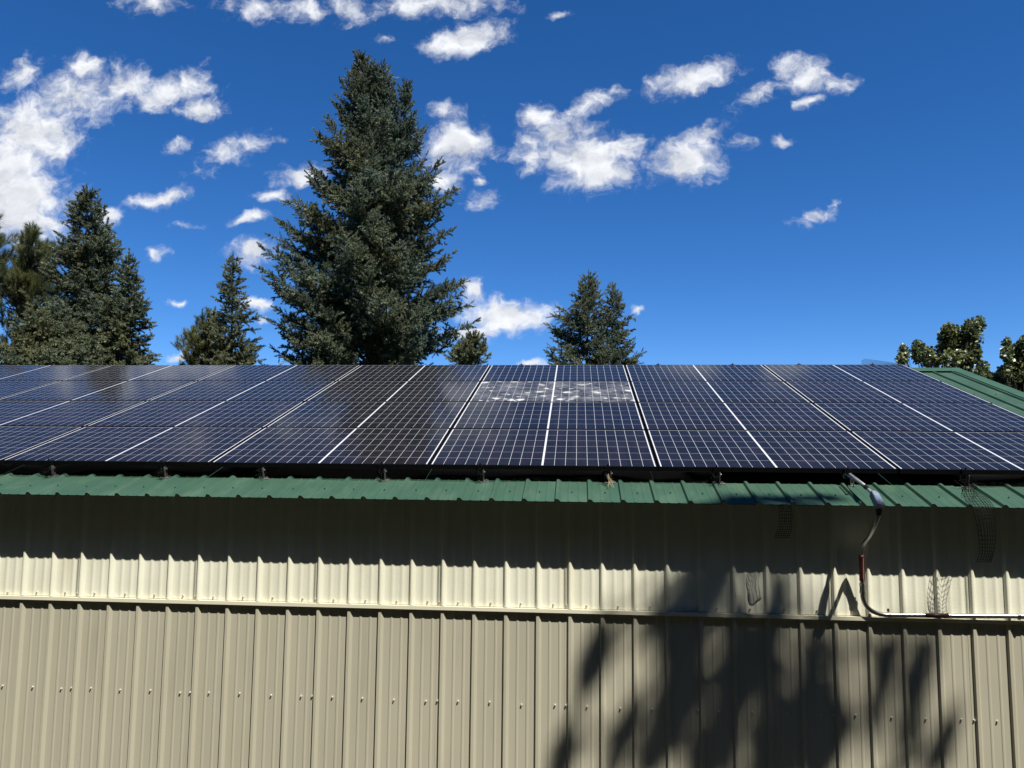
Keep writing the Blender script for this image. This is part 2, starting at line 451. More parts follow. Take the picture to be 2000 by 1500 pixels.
low = rib_profile(XL, XR - .1, 0.0, .019, False, .0032)
o = child_zero(sheet(low, [lambda x, d: (x, -d, GZ), lambda x, d: (x, -d, .012)]).build('wall_siding', M_TAUPE, bld)); o['label'] = 'taupe ribbed lower wall siding'
LOW = o
up = rib_profile(XL, XR - .1, 0.0, .021, True, .0042)
o = child_zero(sheet(up, [lambda x, d: (x, -d - .003, .012), lambda x, d: (x, -d - .003, .80)]).build('wall_siding', M_CREAM, bld, True)); o['label'] = 'cream embossed upper wall siding'
UPP = o
mb = MB()                        # z flashing between the two sidings
mb.box(XL, XR - .1, -.030, .004, -.004, .0085)
mb.box(XL, XR - .1, -.032, -.0295, -.017, .0078)
o = child_zero(mb.build('wall_flashing', M_TRIM, bld)); o['label'] = 'narrow cream flashing between the two wall sidings'
# gable ends and back wall
mb = MB()
for x in (XL + .02, XR - .1):
    mb.add([(x, 0, GZ), (x, BACK_Y, GZ), (x, BACK_Y, .78), (x, RIDGE_Y, .80 + RIDGE_Y * math.tan(TH)), (x, 0, .78)], [(0, 1, 2, 3, 4)])
mb.add([(XL, BACK_Y, GZ), (XR - .1, BACK_Y, GZ), (XR - .1, BACK_Y, .79), (XL, BACK_Y, .79)], [(0, 1, 2, 3)])
child_zero(mb.build('rear_walls', M_TAUPE, bld))

roofp = rib_profile(XL, XR - .03, XE - .0185, .019, False, .0022, False)
def on_roof(x, s, h=0.0): return (x, EY + s * ct - h * st_, EZ + s * st_ + h * ct)
mb = sheet(roofp, [lambda x, d: on_roof(x, .0005, d - .005), lambda x, d: on_roof(x, 0, d), lambda x, d: on_roof(x, RL, d)])
ROOF = child_zero(mb.build('roof', M_GREEN, bld)); ROOF['label'] = 'chalky green ribbed metal roof'
mb = MB()                        # far slope
mb.add([on_roof(XL, RL), on_roof(XR, RL), (XR, 2 * RIDGE_Y - EY, EZ), (XL, 2 * RIDGE_Y - EY, EZ)], [(0, 1, 2, 3)])
child_zero(mb.build('rear_roof_slope', M_GREEN, bld))
def bar(mb, prof, x0, x1):       # extrude a closed (y,z) profile along X
    n = len(prof)
    mb.add([(x0, *p) for p in prof] + [(x1, *p) for p in prof],
           [(i, (i + 1) % n, n + (i + 1) % n, n + i) for i in range(n)] + [tuple(range(n - 1, -1, -1)), tuple(range(n, 2 * n))])
a = on_roof(0, RL - .185, .024); b = on_roof(0, RL + .005, .030); c = on_roof(0, RL - .185, .018); d = on_roof(0, RL, .022)
mir = lambda p: (2 * RIDGE_Y - p[1], p[2])
mb = MB(); bar(mb, [a[1:], b[1:], mir(a), mir(c), d[1:], c[1:]], XL, XR + .004)
o = mb.build('ridge_cap', M_GREENTRIM, ROOF)
mb = MB()                        # rake trim: raised band along the right-hand roof edge
A = [(XR - .145, .0005), (XR - .140, .026), (XR - .004, .030), (XR + .002, .024), (XR + .002, -.10), (XR - .004, -.10), (XR - .006, .022), (XR - .134, .020)]
n = len(A)
mb.add([on_roof(x, -.012, h) for x, h in A] + [on_roof(x, RL - .19, h) for x, h in A],
       [(i, (i + 1) % n, n + (i + 1) % n, n + i) for i in range(n)] + [tuple(range(n)), tuple(range(2 * n - 1, n - 1, -1))])
mb.build('rake_trim', M_GREENTRIM, ROOF)

# screws
def screw_mesh():
    mb = MB(); n = 10
    for r0, z0, z1, r1, nn in ((.0082, 0, .0024, .0070, 12), (.0058, .0024, .0115, .0054, 6)):
        vs = [(r0 * math.cos(2 * math.pi * i / nn), -z0, r0 * math.sin(2 * math.pi * i / nn)) for i in range(nn)]
        vs += [(r1 * math.cos(2 * math.pi * i / nn), -z1, r1 * math.sin(2 * math.pi * i / nn)) for i in range(nn)]
        mb.add(vs, [(i, (i + 1) % nn, nn + (i + 1) % nn, nn + i) for i in range(nn)] + [tuple(range(2 * nn - 1, nn - 1, -1))])
    return mb
sm = screw_mesh().mesh('screw'); sm.materials.append(M_SCREW)
rs = random.Random(3)
def add_screw(parent, x, d, z):
    o = new_obj('screw', sm, None, parent); o.location = (x, -d, z); o.rotation_euler = (rs.uniform(-.12, .12), rs.uniform(0, 1), rs.uniform(-.12, .12)); return o
for k in range(-1, 32):
    x = k * RP
    if -.25 < x + .139 < 7.35: add_screw(LOW, x + .139 + rs.uniform(-.006, .006), 0, -.655 + rs.uniform(-.006, .006))
    if k % 4 == 2: add_screw(LOW, x - .008, .0016, -.655 + rs.uniform(-.004, .004))
    if -.25 < x + .139 < 7.35: add_screw(UPP, x + .132 + rs.uniform(-.008, .008), .003, .036 + rs.uniform(-.004, .004))
    if k % 4 == 2: add_screw(UPP, x - .007, .005, .034)
mb = MB()
base = screw_mesh()
for k in range(-6, 42):          # small roof screws by the eave and up the slope
    for s in (.19, 1.15, 2.4, 3.6):
        x = XE + k * RP + .11 + rs.uniform(-.01, .01)
        if not XL < x < XR - .2 or (s > .5 and x < 8.1): continue
        s2 = s + rs.uniform(-.01, .01)
        mb.add([on_roof(x + vx * .9, s2 + vz * .9, -vy * .9) for vx, vy, vz in base.v], base.f)
o = child_zero(mb.build('screw', M_GREENSCREW, ROOF)); o.location = (0, 0, 0)
o['kind'] = 'stuff'

# ------------------------------------------------------------------ solar panels
PX_R, PB_Y, PB_Z = CAM + PS * (np.array([8.04796, -0.08444, 1.01884]) - CAM)
NROW, NCOL = 4, 8
def on_array(x, s, h=0.0): return (x, PB_Y + s * ct - h * st_, PB_Z + s * st_ + h * ct)
mb = MB()
hh = .035
def ring(mb, x0, x1, y0, y1, t, z0, z1):
    o_ = [(x0, y0), (x1, y0), (x1, y1), (x0, y1)]; i_ = [(x0 + t, y0 + t), (x1 - t, y0 + t), (x1 - t, y1 - t), (x0 + t, y1 - t)]
    vs = [(*p, z1) for p in o_] + [(*p, z1) for p in i_] + [(*p, z0) for p in o_] + [(*p, z0) for p in i_]
    fs = []
    for i in range(4):
        j = (i + 1) % 4
        fs += [(i, j, 4 + j, 4 + i), (8 + i, 8 + j, j, i), (4 + i, 4 + j, 12 + j, 12 + i), (12 + i, 12 + j, 8 + j, 8 + i)]
    mb.add(vs, fs)
ring(mb, 0, GW, 0, GH, LIP, -hh, 0)
frame_me = mb.mesh('frame'); frame_me.materials.append(M_BLACK)
def glass_mesh(mat):
    me = bpy.data.meshes.new('glass')
    v = [(LIP, LIP, -.0012), (GW - LIP, LIP, -.0012), (GW - LIP, GH - LIP, -.0012), (LIP, GH - LIP, -.0012)]
    v += [(x, y, -.008) for x, y, _ in v]
    me.from_pydata(v, [], [(0, 1, 2, 3), (7, 6, 5, 4)])
    uvl = me.uv_layers.new(name='UVMap')
    for lp in me.loops: uvl.data[lp.index].uv = v[lp.vertex_index][:2]
    me.materials.append(mat); me.update(); return me
glass_ok = glass_mesh(M_SOLAR); glass_bad = glass_mesh(M_SHATTER)
ROWS = ['bottom row', 'third row from top', 'second row from top', 'top row']
ORD = ["at the array's right end"] + [f"{w_} from the array's right end" for w_ in 'second third fourth fifth sixth seventh eighth'.split()]
for j in range(NROW):
    for i in range(NCOL):
        x = PX_R - (i + 1) * PW + .0065
        bad = (j == 2 and i == 2)
        lab = ('shattered solar panel covered in white crack marks' if bad
               else f'dark blue solar panel, {ROWS[j]}, {ORD[i]}')
        p = thing('solar_panel', lab, 'solar panel', on_array(x, j * PH + .006), 'solar panels on the green roof', (TH + rs.uniform(-.0012, .0012), rs.uniform(-.0008, .0008), 0))
        new_obj('frame', frame_me, None, p)
        g = new_obj('glass', glass_bad if bad else glass_ok, None, p)
        if bad: g['label'] = 'cracked glass with white impact marks'

# mounting rails with clamps and feet
RAILS = [CAM[0] + PS * (x_ - CAM[0]) for x_ in (.207, 1.093, 1.848, 2.763, 3.487, 4.400, 5.162, 6.053, 6.836, 7.69)]
stand = (np.array([0, PB_Y, PB_Z]) - np.array([0, EY, EZ])) @ np.array([0, -st_, ct])   # panel face above roof sheet
ords = ['leftmost in the photo', 'second from the left', 'third from the left', 'fourth from the left', 'fifth from the left', 'sixth from the left', 'seventh from the left',
        'behind the start of the conduit', 'by the black netting clump', 'rightmost, by the ridge netting']
mb = MB()
zt, zb = -hh - .001, -hh - .041
for (x0, x1, z0, z1) in ((-.02, -.0165, zb, zt), (.0165, .02, zb, zt), (-.0165, .0165, zb, zb + .003), (-.0165, -.006, zt - .003, zt), (.006, .0165, zt - .003, zt), (-.0165, .0165, zb + .018, zb + .0205)):
    mb.box(x0, x1, .012, NROW * PH + .06, z0, z1)
rail_me = mb.mesh('rail'); rail_me.materials.append(M_ALU)
def clamp_mesh(end):
    mb = MB()
    if end:
        mb.box(-.024, .024, -.016, -.0015, zt, .0035); mb.box(-.024, .024, -.0015, .008, .0012, .0042)
        mb.tube([(0, -.008, .0035), (0, -.008, .020)], .0045, 6); mb.tube([(0, -.008, .0035), (0, -.008, .0085)], .0085, 6)
    else:
        mb.box(-.022, .022, -.018, .018, .0006, .0040); mb.box(-.022, .022, -.0055, .0055, zt, .0006); mb.tube([(0, 0, .0035), (0, 0, .010)], .0065, 6)
    return mb
ce = clamp_mesh(True).mesh('clamp'); ce.materials.append(M_BLACK)
cm_ = clamp_mesh(False).mesh('clamp'); cm_.materials.append(M_BLACK)
mb = MB()                        # L-shaped roof foot
zr = -stand
mb.box(.0205, .0265, -.025, .025, zr + .004, zt); mb.box(-.02, .060, -.03, .03, zr + .0005, zr + .006); mb.tube([(.0265, 0, zb + .02), (.036, 0, zb + .02)], .008, 6)
mb.tube([(.043, 0, zr + .006), (.043, 0, zr + .014)], .008, 6)
foot_me = mb.mesh('foot'); foot_me.materials.append(M_FOOT)
for x, od in zip(RAILS, ords):
    r_ = thing('mounting_rail', f'aluminium mounting rail under the solar panels, {od}', 'mounting rail', on_array(x, 0), 'mounting rails under the solar panels', (TH, 0, 0))
    new_obj('rail', rail_me, None, r_)
    c_ = new_obj('clamp', ce, None, r_); c_.location = (0, .004, 0)
    for j in range(1, NROW): c_ = new_obj('clamp', cm_, None, r_); c_.location = (0, j * PH - .004, 0)
    c_ = new_obj('clamp', ce, None, r_); c_.location = (0, NROW * PH - .012, 0); c_.rotation_euler = (0, 0, math.pi)
    for s in (.004, 1.6, 2.9, 4.0): f_ = new_obj('foot', foot_me, None, r_); f_.location = (0, s, 0)

# ------------------------------------------------------------------ bird netting
def netting(name, S, nu, nv, r, label, group=None, su=1, sv=1, parent=None):
    mb = MB()
    U = np.linspace(0, 1, nu * su + 1); V = np.linspace(0, 1, nv * sv + 1)
    for i in range(nu + 1): mb.tube([S(i / nu, v) for v in V], r, 3, False)
    for j in range(nv + 1): mb.tube([S(u, j / nv) for u in U], r, 3, False)
    o = mb.build(name, M_WIRE, parent)
    return tag(o, label, 'netting', group)
rn = np.random.default_rng(5)
ph = rn.uniform(0, 6.28, 12)
def wob(x): return .012 * math.sin(x * 2.1 + ph[0]) + .008 * math.sin(x * 5.3 + ph[1]) + .005 * math.sin(x * 11 + ph[2])
def skirt(x0, x1):
    def S(u, v):
        x = x0 + (x1 - x0) * u
        s = .425 + wob(x) * 1.0
        b = np.array(on_roof(x, s, .003)); t = np.array(on_array(x, .003 + .004 * math.sin(x * 3 + ph[3]), -.034))
        p = b + (t - b) * v
        bul = math.sin(v * math.pi) * (.018 + 1.1 * wob(x + .7))
        return p + np.array([0.004 * math.sin(9 * x + 5 * v), -.6 * bul, .35 * bul])
    return S
xa = -2.4; xb = at(1402, 930, .13)[0]; xc = at(1892, 930, .13)[0]
netting('bird_netting', skirt(xa, xb), int((xb - xa) / .015), 12, .0006, 'long black wire netting closing the gap under the lower edge of the solar panels', 'bird netting around the solar panels', 1, 1)
netting('bird_netting', skirt(xc, 8.18), int((8.18 - xc) / .015), 12, .0006, 'short black wire netting under the panels at the far right, beyond the conduit', 'bird netting around the solar panels')
def px_strip(ctrl):              # ctrl: (xl, xr, y, Y) down the strip
    L = bez([at(a_, y_, Y_) for a_, b_, y_, Y_ in ctrl], 10); R_ = bez([at(b_, y_ + (dy[0] if dy else 0), Y_) for a_, b_, y_, Y_, *dy in [(*c_,) for c_ in ctrl]], 10)
    def S(u, v):
        t = v * (len(L) - 1); i = min(int(t), len(L) - 2); f_ = t - i
        l = L[i] * (1 - f_) + L[i + 1] * f_; r = R_[i] * (1 - f_) + R_[i + 1] * f_
        p = l + (r - l) * u
        p = p + np.array([0, -.022 * math.sin(u * math.pi), 0]); return p
    return S
netting('netting_flap', px_strip([(1519, 1541, 984, -.20), (1521, 1546, 992, -.242), (1523, 1547, 1015, -.235), (1519, 1545, 1035, -.222), (1513, 1541, 1050, -.20)]),
        6, 15, .0018, 'short black wire netting scrap hanging below the eave in the tree shade', 'loose netting scraps', 1, 1)
netting('netting_flap', px_strip([(1884, 1906, 946, .13), (1880, 1912, 961, .02), (1886, 1930, 975, -.16), (1897, 1940, 989, -.255), (1905, 1944, 1010, -.285), (1912, 1945, 1050, -.265), (1913, 1941, 1080, -.225), (1908, 1936, 1097, -.18)]),
        7, 30, .0018, 'long black wire netting flap falling over the eave right of the conduit', 'loose netting scraps', 1, 1)
# crumpled netting clumps tied at two rails
for (x, y, sz, n_, lab) in ((1893, 945, .075, 30, 'crumpled black netting clump above the long hanging netting flap'), (1400, 938, .06, 26, 'crumpled black netting end bunched at the rail left of the shaded eave'),
                            (1187, 928, .055, 22, 'small knot of black netting at the rail with straw'),
                            *[(x_, 926 if x_ > 300 else 920, .052, 20, f'black netting knot round a rail end, {w_} along the eave') for x_, w_ in ((93, 'leftmost'), (314, 'second from left'), (507, 'third from left'), (745, 'fourth from left'), (939, 'fifth from left'))]):
    mb = MB(); c0 = at(x, y, .11 if x > 1800 else .12)
    for k in range(n_):
        p = c0 + rn.normal(0, sz * .42, 3) * np.array([.7, .5, .9]); dq = rn.normal(0, 1, 3); dq /= np.linalg.norm(dq)
        e_ = rn.normal(0, .4, 3)
        pts = [p + dq * t * sz * .9 + e_ * t * t * sz for t in np.linspace(-.6, .6, 7)]
        mb.tube(pts, .0011, 4, False)
    tag(mb.build('netting_clump', M_WIRE), lab, 'netting', 'crumpled netting')
# netting standing up past the ridge at the array's top right corner
def ridge_net(u, v):
    x0, x1 = 1683, 1762
    x = x0 + (x1 - x0) * u; top = 712.5 - 12.5 * (1 - u) ** .8 * (1 if u > .09 else .72 + 3.1 * u)
    y = 714.5 + (top - 714.5) * v
    return at(x, y, 4.40 + .25 * v + .15 * u)
netting('bird_netting', ridge_net, 46, 9, .0011, 'see-through black netting curling up past the top right corner of the solar panels', 'bird netting around the solar panels')
# straw pulled from a nest
mb = MB()
for k in range(8):
    p = at(1186 + rn.uniform(-4, 4), 926 + rn.uniform(-2, 8), .10); q_ = at(1190 + rn.normal(4, 7), 946 + rn.normal(0, 6), .03 + rn.normal(0, .02))
    mb.tube([p, (p + q_) / 2 + rn.normal(0, .008, 3), q_], .0010, 4, False)
tag(mb.build('straw_tuft', M_STRAW), 'dry pale straw sticking out at a rail end over the green eave', 'straw')

# ------------------------------------------------------------------ electrical conduit
cnd = thing('electrical_conduit', 'grey metal conduit with fitting box, dropping from the panels along the wall', 'conduit', tuple(at(1685, 1150, -.04)))
CL = Vector(at(1685, 1150, -.04))
def cpart(mb, name, mat, parent=None, smooth=False):
    o = mb.build(name, mat, parent or cnd, smooth)
    if parent is None: o.location = -CL
    return o
r0 = .0150
p_a, p_b = at(1652, 921, .25), at(1689.5, 950, -.20)
mb = MB(); mb.tube([p_a, p_b], r0 * .9, 14); cpart(mb, 'pipe', M_GALVDULL, None, True)
mb = MB(); mb.tube([at(1650, 926, .12), at(1667, 938, -.06)], .0055, 8)
mb.tube([at(1667, 938, -.06), at(1667, 952, .0)], .004, 8); mb.box(*[v_ for a_, s_ in zip(at(1667, 938, -.06), (.010, .006, .008)) for v_ in (a_ - s_, a_ + s_)])
cpart(mb, 'hanger', M_GALV)
p_c = at(1706, 965, -.315)
mb = MB(); mb.tube([p_b, p_b + (p_c - p_b) * .18], .0155, 12); mb.tube([p_b + (p_c - p_b) * .18, p_b + (p_c - p_b) * .45], .010, 12); cpart(mb, 'fitting', M_RUBBER)
mb = MB(); mb.tube([p_b + (p_c - p_b) * .42, p_b + (p_c - p_b) * 1.05], [.011, .0135], 12); cpart(mb, 'fitting', M_BODY)
# conduit body: rounded block, wider than deep, with a cover plate and a down-turned throat
b0, b1 = at(1704, 961, -.30), at(1718, 987, -.395)
ax = (b1 - b0); blen = np.linalg.norm(ax); ax = ax / blen
nrm = np.array([.15, -.25, 1.0]); nrm -= ax * (nrm @ ax); nrm /= np.linalg.norm(nrm); wd = np.cross(ax, nrm)
def rblock(mb, c, la, w, h, taper, ch=.25):
    prof = []
    for i in range(16):
        an = 2 * math.pi * i / 16; cx_, cy_ = math.cos(an), math.sin(an)
        e_ = .22; prof.append((math.copysign(abs(cx_) ** e_, cx_), math.copysign(abs(cy_) ** e_, cy_)))
    rings = [(0, .60), (.03, .72), (.20, 1), (.95, 1), (.985, .95), (1, .88)]
    vs = []
    for t, s_ in rings:
        ww = w * s_ * (taper + (1 - taper) * min(1, t * 1.6))
        vs += [c + ax * la * t + wd * x_ * ww + nrm * y_ * h * s_ for x_, y_ in prof]
    fs = [(i * 16 + j, i * 16 + (j + 1) % 16, (i + 1) * 16 + (j + 1) % 16, (i + 1) * 16 + j) for i in range(5) for j in range(16)]
    fs += [tuple(range(15, -1, -1)), tuple(range(80, 96))]
    mb.add(vs, fs)
mb = MB(); rblock(mb, b0, blen * 1.12, .029, .024, .65)
mb.tube([b1 - ax * .018 - nrm * .004, b1 - ax * .016 - np.array([0, 0, .035])], [.021, .018], 14)
body = cpart(mb, 'fitting_box', M_BODY)
mb = MB(); rblock(mb, b0 + ax * blen * .17 + nrm * .0225, blen * .78, .0225, .0035, .85)
for t in (.26, .82): q0 = b0 + ax * blen * t + nrm * .0258; mb.tube([q0, q0 + nrm * .0025], .0036, 8)
cpart(mb, 'cover_plate', M_COVER, body)
t0 = b1 - ax * .016 - np.array([0, 0, .030])
mb = MB(); mb.tube([t0, t0 + [0, .003, -.022]], .0205, 12); mb.tube([t0 + [0, .003, -.018], t0 + [0, .006, -.045]], .017, 12); cpart(mb, 'coupling', M_RUBBER)
path = bez([t0 + [0, .005, -.035], at(1708.5, 1026, -.345), at(1699, 1046, -.235), at(1687, 1063, -.138), at(1683, 1078, -.112), at(1682.5, 1100, -.094), at(1683.5, 1135, -.072), at(1684, 1148, -.064)], 8)
mb = MB(); mb.tube(path, r0 - .001, 14); cpart(mb, 'pipe', M_GALV, None, True)
lab_pts = [at(1682.6, 1084, -.1065), at(1682.7, 1105, -.0905), at(1683.5, 1134, -.0727)]
mb = MB(); mb.tube(bez(lab_pts, 6), r0 + .0022, 14); lb = cpart(mb, 'warning_label', M_RED, None, True)
# a column of small white lettering, too small in the photo to be read: thin broken strokes
mb = MB(); tp = bez(lab_pts, 10)
for k, (a_, b_) in enumerate(zip(tp[3:-1], tp[4:])):
    for s_ in (.15, .5, .8):
        q0 = a_ + (b_ - a_) * s_; q1 = a_ + (b_ - a_) * (s_ + .22)
        mb.tube([q0 + [.006, -r0 - .0008, 0], q1 + [.006, -r0 - .0008, 0]], .0016, 4)
cpart(mb, 'lettering', M_WHITEINK, lb)
c0 = at(1684, 1143, -.067); c1 = at(1684.5, 1156, -.060)
mb = MB(); dq = c1 - c0
mb.tube([c0 - dq * .3, c0 + dq * .05], .0205, 6); mb.tube([c0 + dq * .05, c0 + dq * .75], .0178, 12); mb.tube([c0 + dq * .75, c0 + dq * 1.15], .0205, 6)
cpart(mb, 'coupling', M_GALV)
path = bez([c1, at(1685.5, 1168, -.057), at(1691, 1182, -.053), at(1702, 1192.5, -.050), at(1718, 1199, -.048), at(1738, 1201.5, -.047), at(1800, 1202, -.047), at(1900, 1203.2, -.047), at(1986, 1204, -.047), at(2120, 1206, -.047)], 8)
mb = MB(); mb.tube(path, r0, 14); cpart(mb, 'pipe', M_GALV, None, True)
h0, h1 = at(1806, 1202, -.047), at(1852, 1202.7, -.047)
mb = MB(); mb.tube([h0, h1], r0 + .0008, 14); o = cpart(mb, 'warning_label', M_DARKRED, None, True)
h0, h1 = at(1987, 1204, -.047), at(2003, 1204.3, -.047); dq = h1 - h0
mb = MB(); mb.tube([h0, h0 + dq * .35], .0205, 6); mb.tube([h0 + dq * .35, h0 + dq * .8], .0178, 12); mb.tube([h0 + dq * .8, h1], .0205, 6); cpart(mb, 'coupling', M_GALV)
h0 = at(1737, 1201.4, -.047)
mb = MB(); mb.tube([h0 + [-.008, 0, 0], h0 + [.008, 0, 0]], .0172, 12); mb.box(h0[0] - .008, h0[0] + .008, -.030, -.0265, h0[2] + .010, h0[2] + .040)
mb.tube([(h0[0], -.030, h0[2] + .030), (h0[0], -.038, h0[2] + .030)], .006, 6); cpart(mb, 'strap', M_GALV)

# ------------------------------------------------------------------ trees
def brush(P, D, L, n, nl, nw, ang, rg):
    """needle triangles round twigs: P start (M,3), D direction (M,3), L length (M,)"""
    M = len(P)
    t = (np.arange(n)[None, :] + rg.random((M, n))) / n
    ref = rg.normal(size=(M, 3)); A = np.cross(D, ref); A /= np.linalg.norm(A, axis=1, keepdims=True) + 1e-9; B = np.cross(D, A)
    az = np.arange(n)[None, :] * 2.39996 + rg.uniform(0, 6.28, (M, 1))
    rad = A[:, None, :] * np.cos(az)[..., None] + B[:, None, :] * np.sin(az)[..., None]
    an = ang * (1 - .45 * t) + rg.normal(0, .12, (M, n))
    d = D[:, None, :] * np.cos(an)[..., None] + rad * np.sin(an)[..., None]
    base = P[:, None, :] + D[:, None, :] * (L[:, None] * t)[..., None]
    ln = nl * (1 - .3 * np.abs(2 * t - .9)) * rg.uniform(.75, 1.15, (M, n))
    side = np.cross(d, rg.normal(size=(M, n, 3))); side /= np.linalg.norm(side, axis=2, keepdims=True) + 1e-9
    tip = base + d * ln[..., None]
    V = np.stack([base - side * nw / 2, base + side * nw / 2, tip], 2).reshape(-1, 3, 3)
    return V

def conifer(name, label, Y, axis, prof, rg, mat, dens=1.0, zlow=None, top_extra=.25, elev=(8, 50), needle=(.076, .024, 26), group='conifers behind the building', leaders=(), twig=.19, bare=0.0, lean=.0, spread=1.0):
    """axis: [(x,y) px top, bottom]; prof: [(y, left px, right px)] outline in the photo, built at depth Y"""
    ztop = at(axis[0][0], axis[0][1], Y)[2]; zbot = at(axis[1][0], axis[1][1], Y)[2]
    xt, xb_ = at(axis[0][0], axis[0][1], Y)[0], at(axis[1][0], axis[1][1], Y)[0]
    ax_x = lambda z: xb_ + (xt - xb_) * (z - zbot) / (ztop - zbot)
    pz = []; pl = []; pr = []
    for y, xl, xr in prof:
        a_, b_ = at(xl, y, Y), at(xr, y, Y); z = a_[2]
        pz.append(z); pl.append(max(.03, ax_x(z) - a_[0])); pr.append(max(.03, b_[0] - ax_x(z)))
    o_ = np.argsort(pz); pz = np.array(pz)[o_]; pl = np.array(pl)[o_]; pr = np.array(pr)[o_]
    zlow = zbot - 1.2 if zlow is None else zlow
    g0 = float(ground_z(xb_, Y))
    root = thing(name, label, 'tree', (float(ax_x(g0)) if lean else xb_, Y, g0), group)
    wood = MB(); H = ztop - g0; rb = .012 * H + .02
    nseg = 14
    tp = [(ax_x(g0 + H * t) if g0 + H * t > zbot else xb_ , Y, g0 + H * t) for t in np.linspace(0, 1, nseg)]
    wood.tube(tp, [max(.008, rb * (1 - t) ** .9) for t in np.linspace(0, 1, nseg)], 8)
    for (lx, ly, fx, fy) in leaders:       # secondary leader: tip px, fork px
        a_ = at(fx, fy, Y); b_ = at(lx, ly, Y); md = a_ * .45 + b_ * .55 + np.array([(b_ - a_)[0] * .25, .1, 0])
        wood.tube(bez([a_, md, b_], 5), np.linspace(.06, .008, 11), 6)
    TS, TD, TL = [], [], []
    def add_branch(s, az, L, e, droop=.0, tipup=.25):
        h = np.array([math.cos(az), math.sin(az), 0])
        n_ = max(4, int(L / .22)); ts = np.linspace(0, 1, n_ + 1)
        pts = np.array([s + h * L * t * math.cos(e) + np.array([0, 0, L * (math.sin(e) * t - droop * t + tipup * t * t)]) for t in ts])
        pts[1:] += rg.normal(0, .02 * L ** .5, (n_, 3))
        wood.tube(pts, np.linspace(.010 + .011 * L, .004, n_ + 1), 4, False)
        lat = np.array([-math.sin(az), math.cos(az), 0])
        step = .075
        for sd in np.arange(max(.10, L * (.20 + bare)), L, step / dens):
            t = sd / L * n_; i = min(int(t), n_ - 1); p = pts[i] + (pts[i + 1] - pts[i]) * (t - i)
            dl = pts[i + 1] - pts[i]; dl /= np.linalg.norm(dl)
            rem = L - sd
            for sg in (-1, 1):
                if rg.random() < .12: continue
                lt = min(.75, .10 + .5 * rem) * rg.uniform(.55, 1.1) * spread
                d = dl * rg.uniform(.4, .8) + lat * sg * rg.uniform(.45, .9) + np.array([0, 0, rg.normal(.02, .30)])
                TS.append(p); TD.append(d / np.linalg.norm(d)); TL.append(lt)
            if rg.random() < .55:
                d = dl * .6 + rg.normal(0, .4, 3) + np.array([0, 0, rg.choice([-.55, .5])])
                TS.append(p); TD.append(d / np.linalg.norm(d)); TL.append(rg.uniform(.12, .3) * spread)
        d = pts[-1] - pts[-2]; TS.append(pts[-1]); TD.append(d / np.linalg.norm(d)); TL.append(.14)
    z = zlow; Hh = ztop - zlow; k = 0
    zs = []
    zz = ztop - .12
    while zz > zlow:
        zs.append(zz); fr = (ztop - zz) / Hh
        zz -= (.026 + .013 * min(1, fr * 2)) / dens
    for zt_ in zs:
        az = k * 2.39996 + rg.normal(0, .25); k += 1
        rl, rr = np.interp(zt_, pz, pl), np.interp(zt_, pz, pr)
        r = .5 * (rl + rr) + .5 * (rr - rl) * math.cos(az)
        cl = math.sin(2 * az + 2.1 * zt_ + pz[0]) * math.sin(3 * az - 1.3 * zt_ + 1.7)
        if cl < -.40 and rg.random() < .75: continue
        r0_ = r; r *= .94 + .16 * cl
        r *= rg.choice([1.05, 1.0, 1.0, .9, .7]) * rg.uniform(.92, 1.05)
        r = min(r, r0_ * 1.02)
        fr = (ztop - zt_) / Hh
        e = R(elev[1] + (elev[0] - elev[1]) * min(1, fr * 1.3) ** .7 + rg.normal(0, 7))
        zs_ = zt_ - r * math.tan(e) * .8
        if zs_ < g0 + .5: zs_ = g0 + .5
        s = np.array([ax_x(zs_), Y, zs_]); dz = zt_ - zs_
        L = math.hypot(r, dz)
        if L < .08: continue
        add_branch(s, az, L, math.atan2(dz, r) - .12, 0, .12)
    for (lx, ly, fx, fy) in leaders:
        a_ = at(fx, fy, Y); b_ = at(lx, ly, Y)
        for t in np.arange(.05, 1, .022):
            p = a_ + (b_ - a_) * t; L = (1 - t) * np.linalg.norm(b_ - a_) * .50 + .16
            add_branch(p, rg.uniform(0, 6.28), L * rg.uniform(.7, 1.1), R(35 + 20 * t), 0, .1)
        TS.append(b_ - [0, 0, .15]); TD.append(np.array([0, 0, 1.])); TL.append(.3)
    for t in np.arange(0, .5 + top_extra, .09):
        TS.append(np.array([ax_x(ztop - t), Y, ztop - t - .08])); TD.append(np.array([0, 0, 1.])); TL.append(.16)
    # twigs -> sprigs
    P, D, L = [], [], []
    for s, d, l in zip(TS, TD, TL):
        n_ = max(1, int(round(l / twig)))
        for i in range(n_):
            P.append(s + d * l * i / n_); D.append(d); L.append(l / n_ * 1.1)
            if n_ > 1 and i < n_ :
                sd = np.cross(d, rg.normal(size=3)); sd /= np.linalg.norm(sd) + 1e-9
                d2 = d * .6 + sd * .8; d2 /= np.linalg.norm(d2)
                P.append(s + d * l * (i + .6) / n_); D.append(d2); L.append(l / n_ * rg.uniform(.5, .85))
    P = np.array(P); D = np.array(D); L = np.array(L)
    nl, nw, nn = needle
    V = brush(P, D, L, nn, nl, nw, .95, rg)
    tone = np.repeat(np.clip(rg.normal(.42, .22, len(P)), 0, 1), nn) + rg.normal(0, .10, len(P) * nn)
    loc = np.array(root.location)
    cr = new_obj('crown', tri_mesh('crown', V - loc, np.clip(tone, 0, 1)), mat, root)
    w_ = wood.build('trunk', M_BARK, root); w_.location = -Vector(loc)
    return root

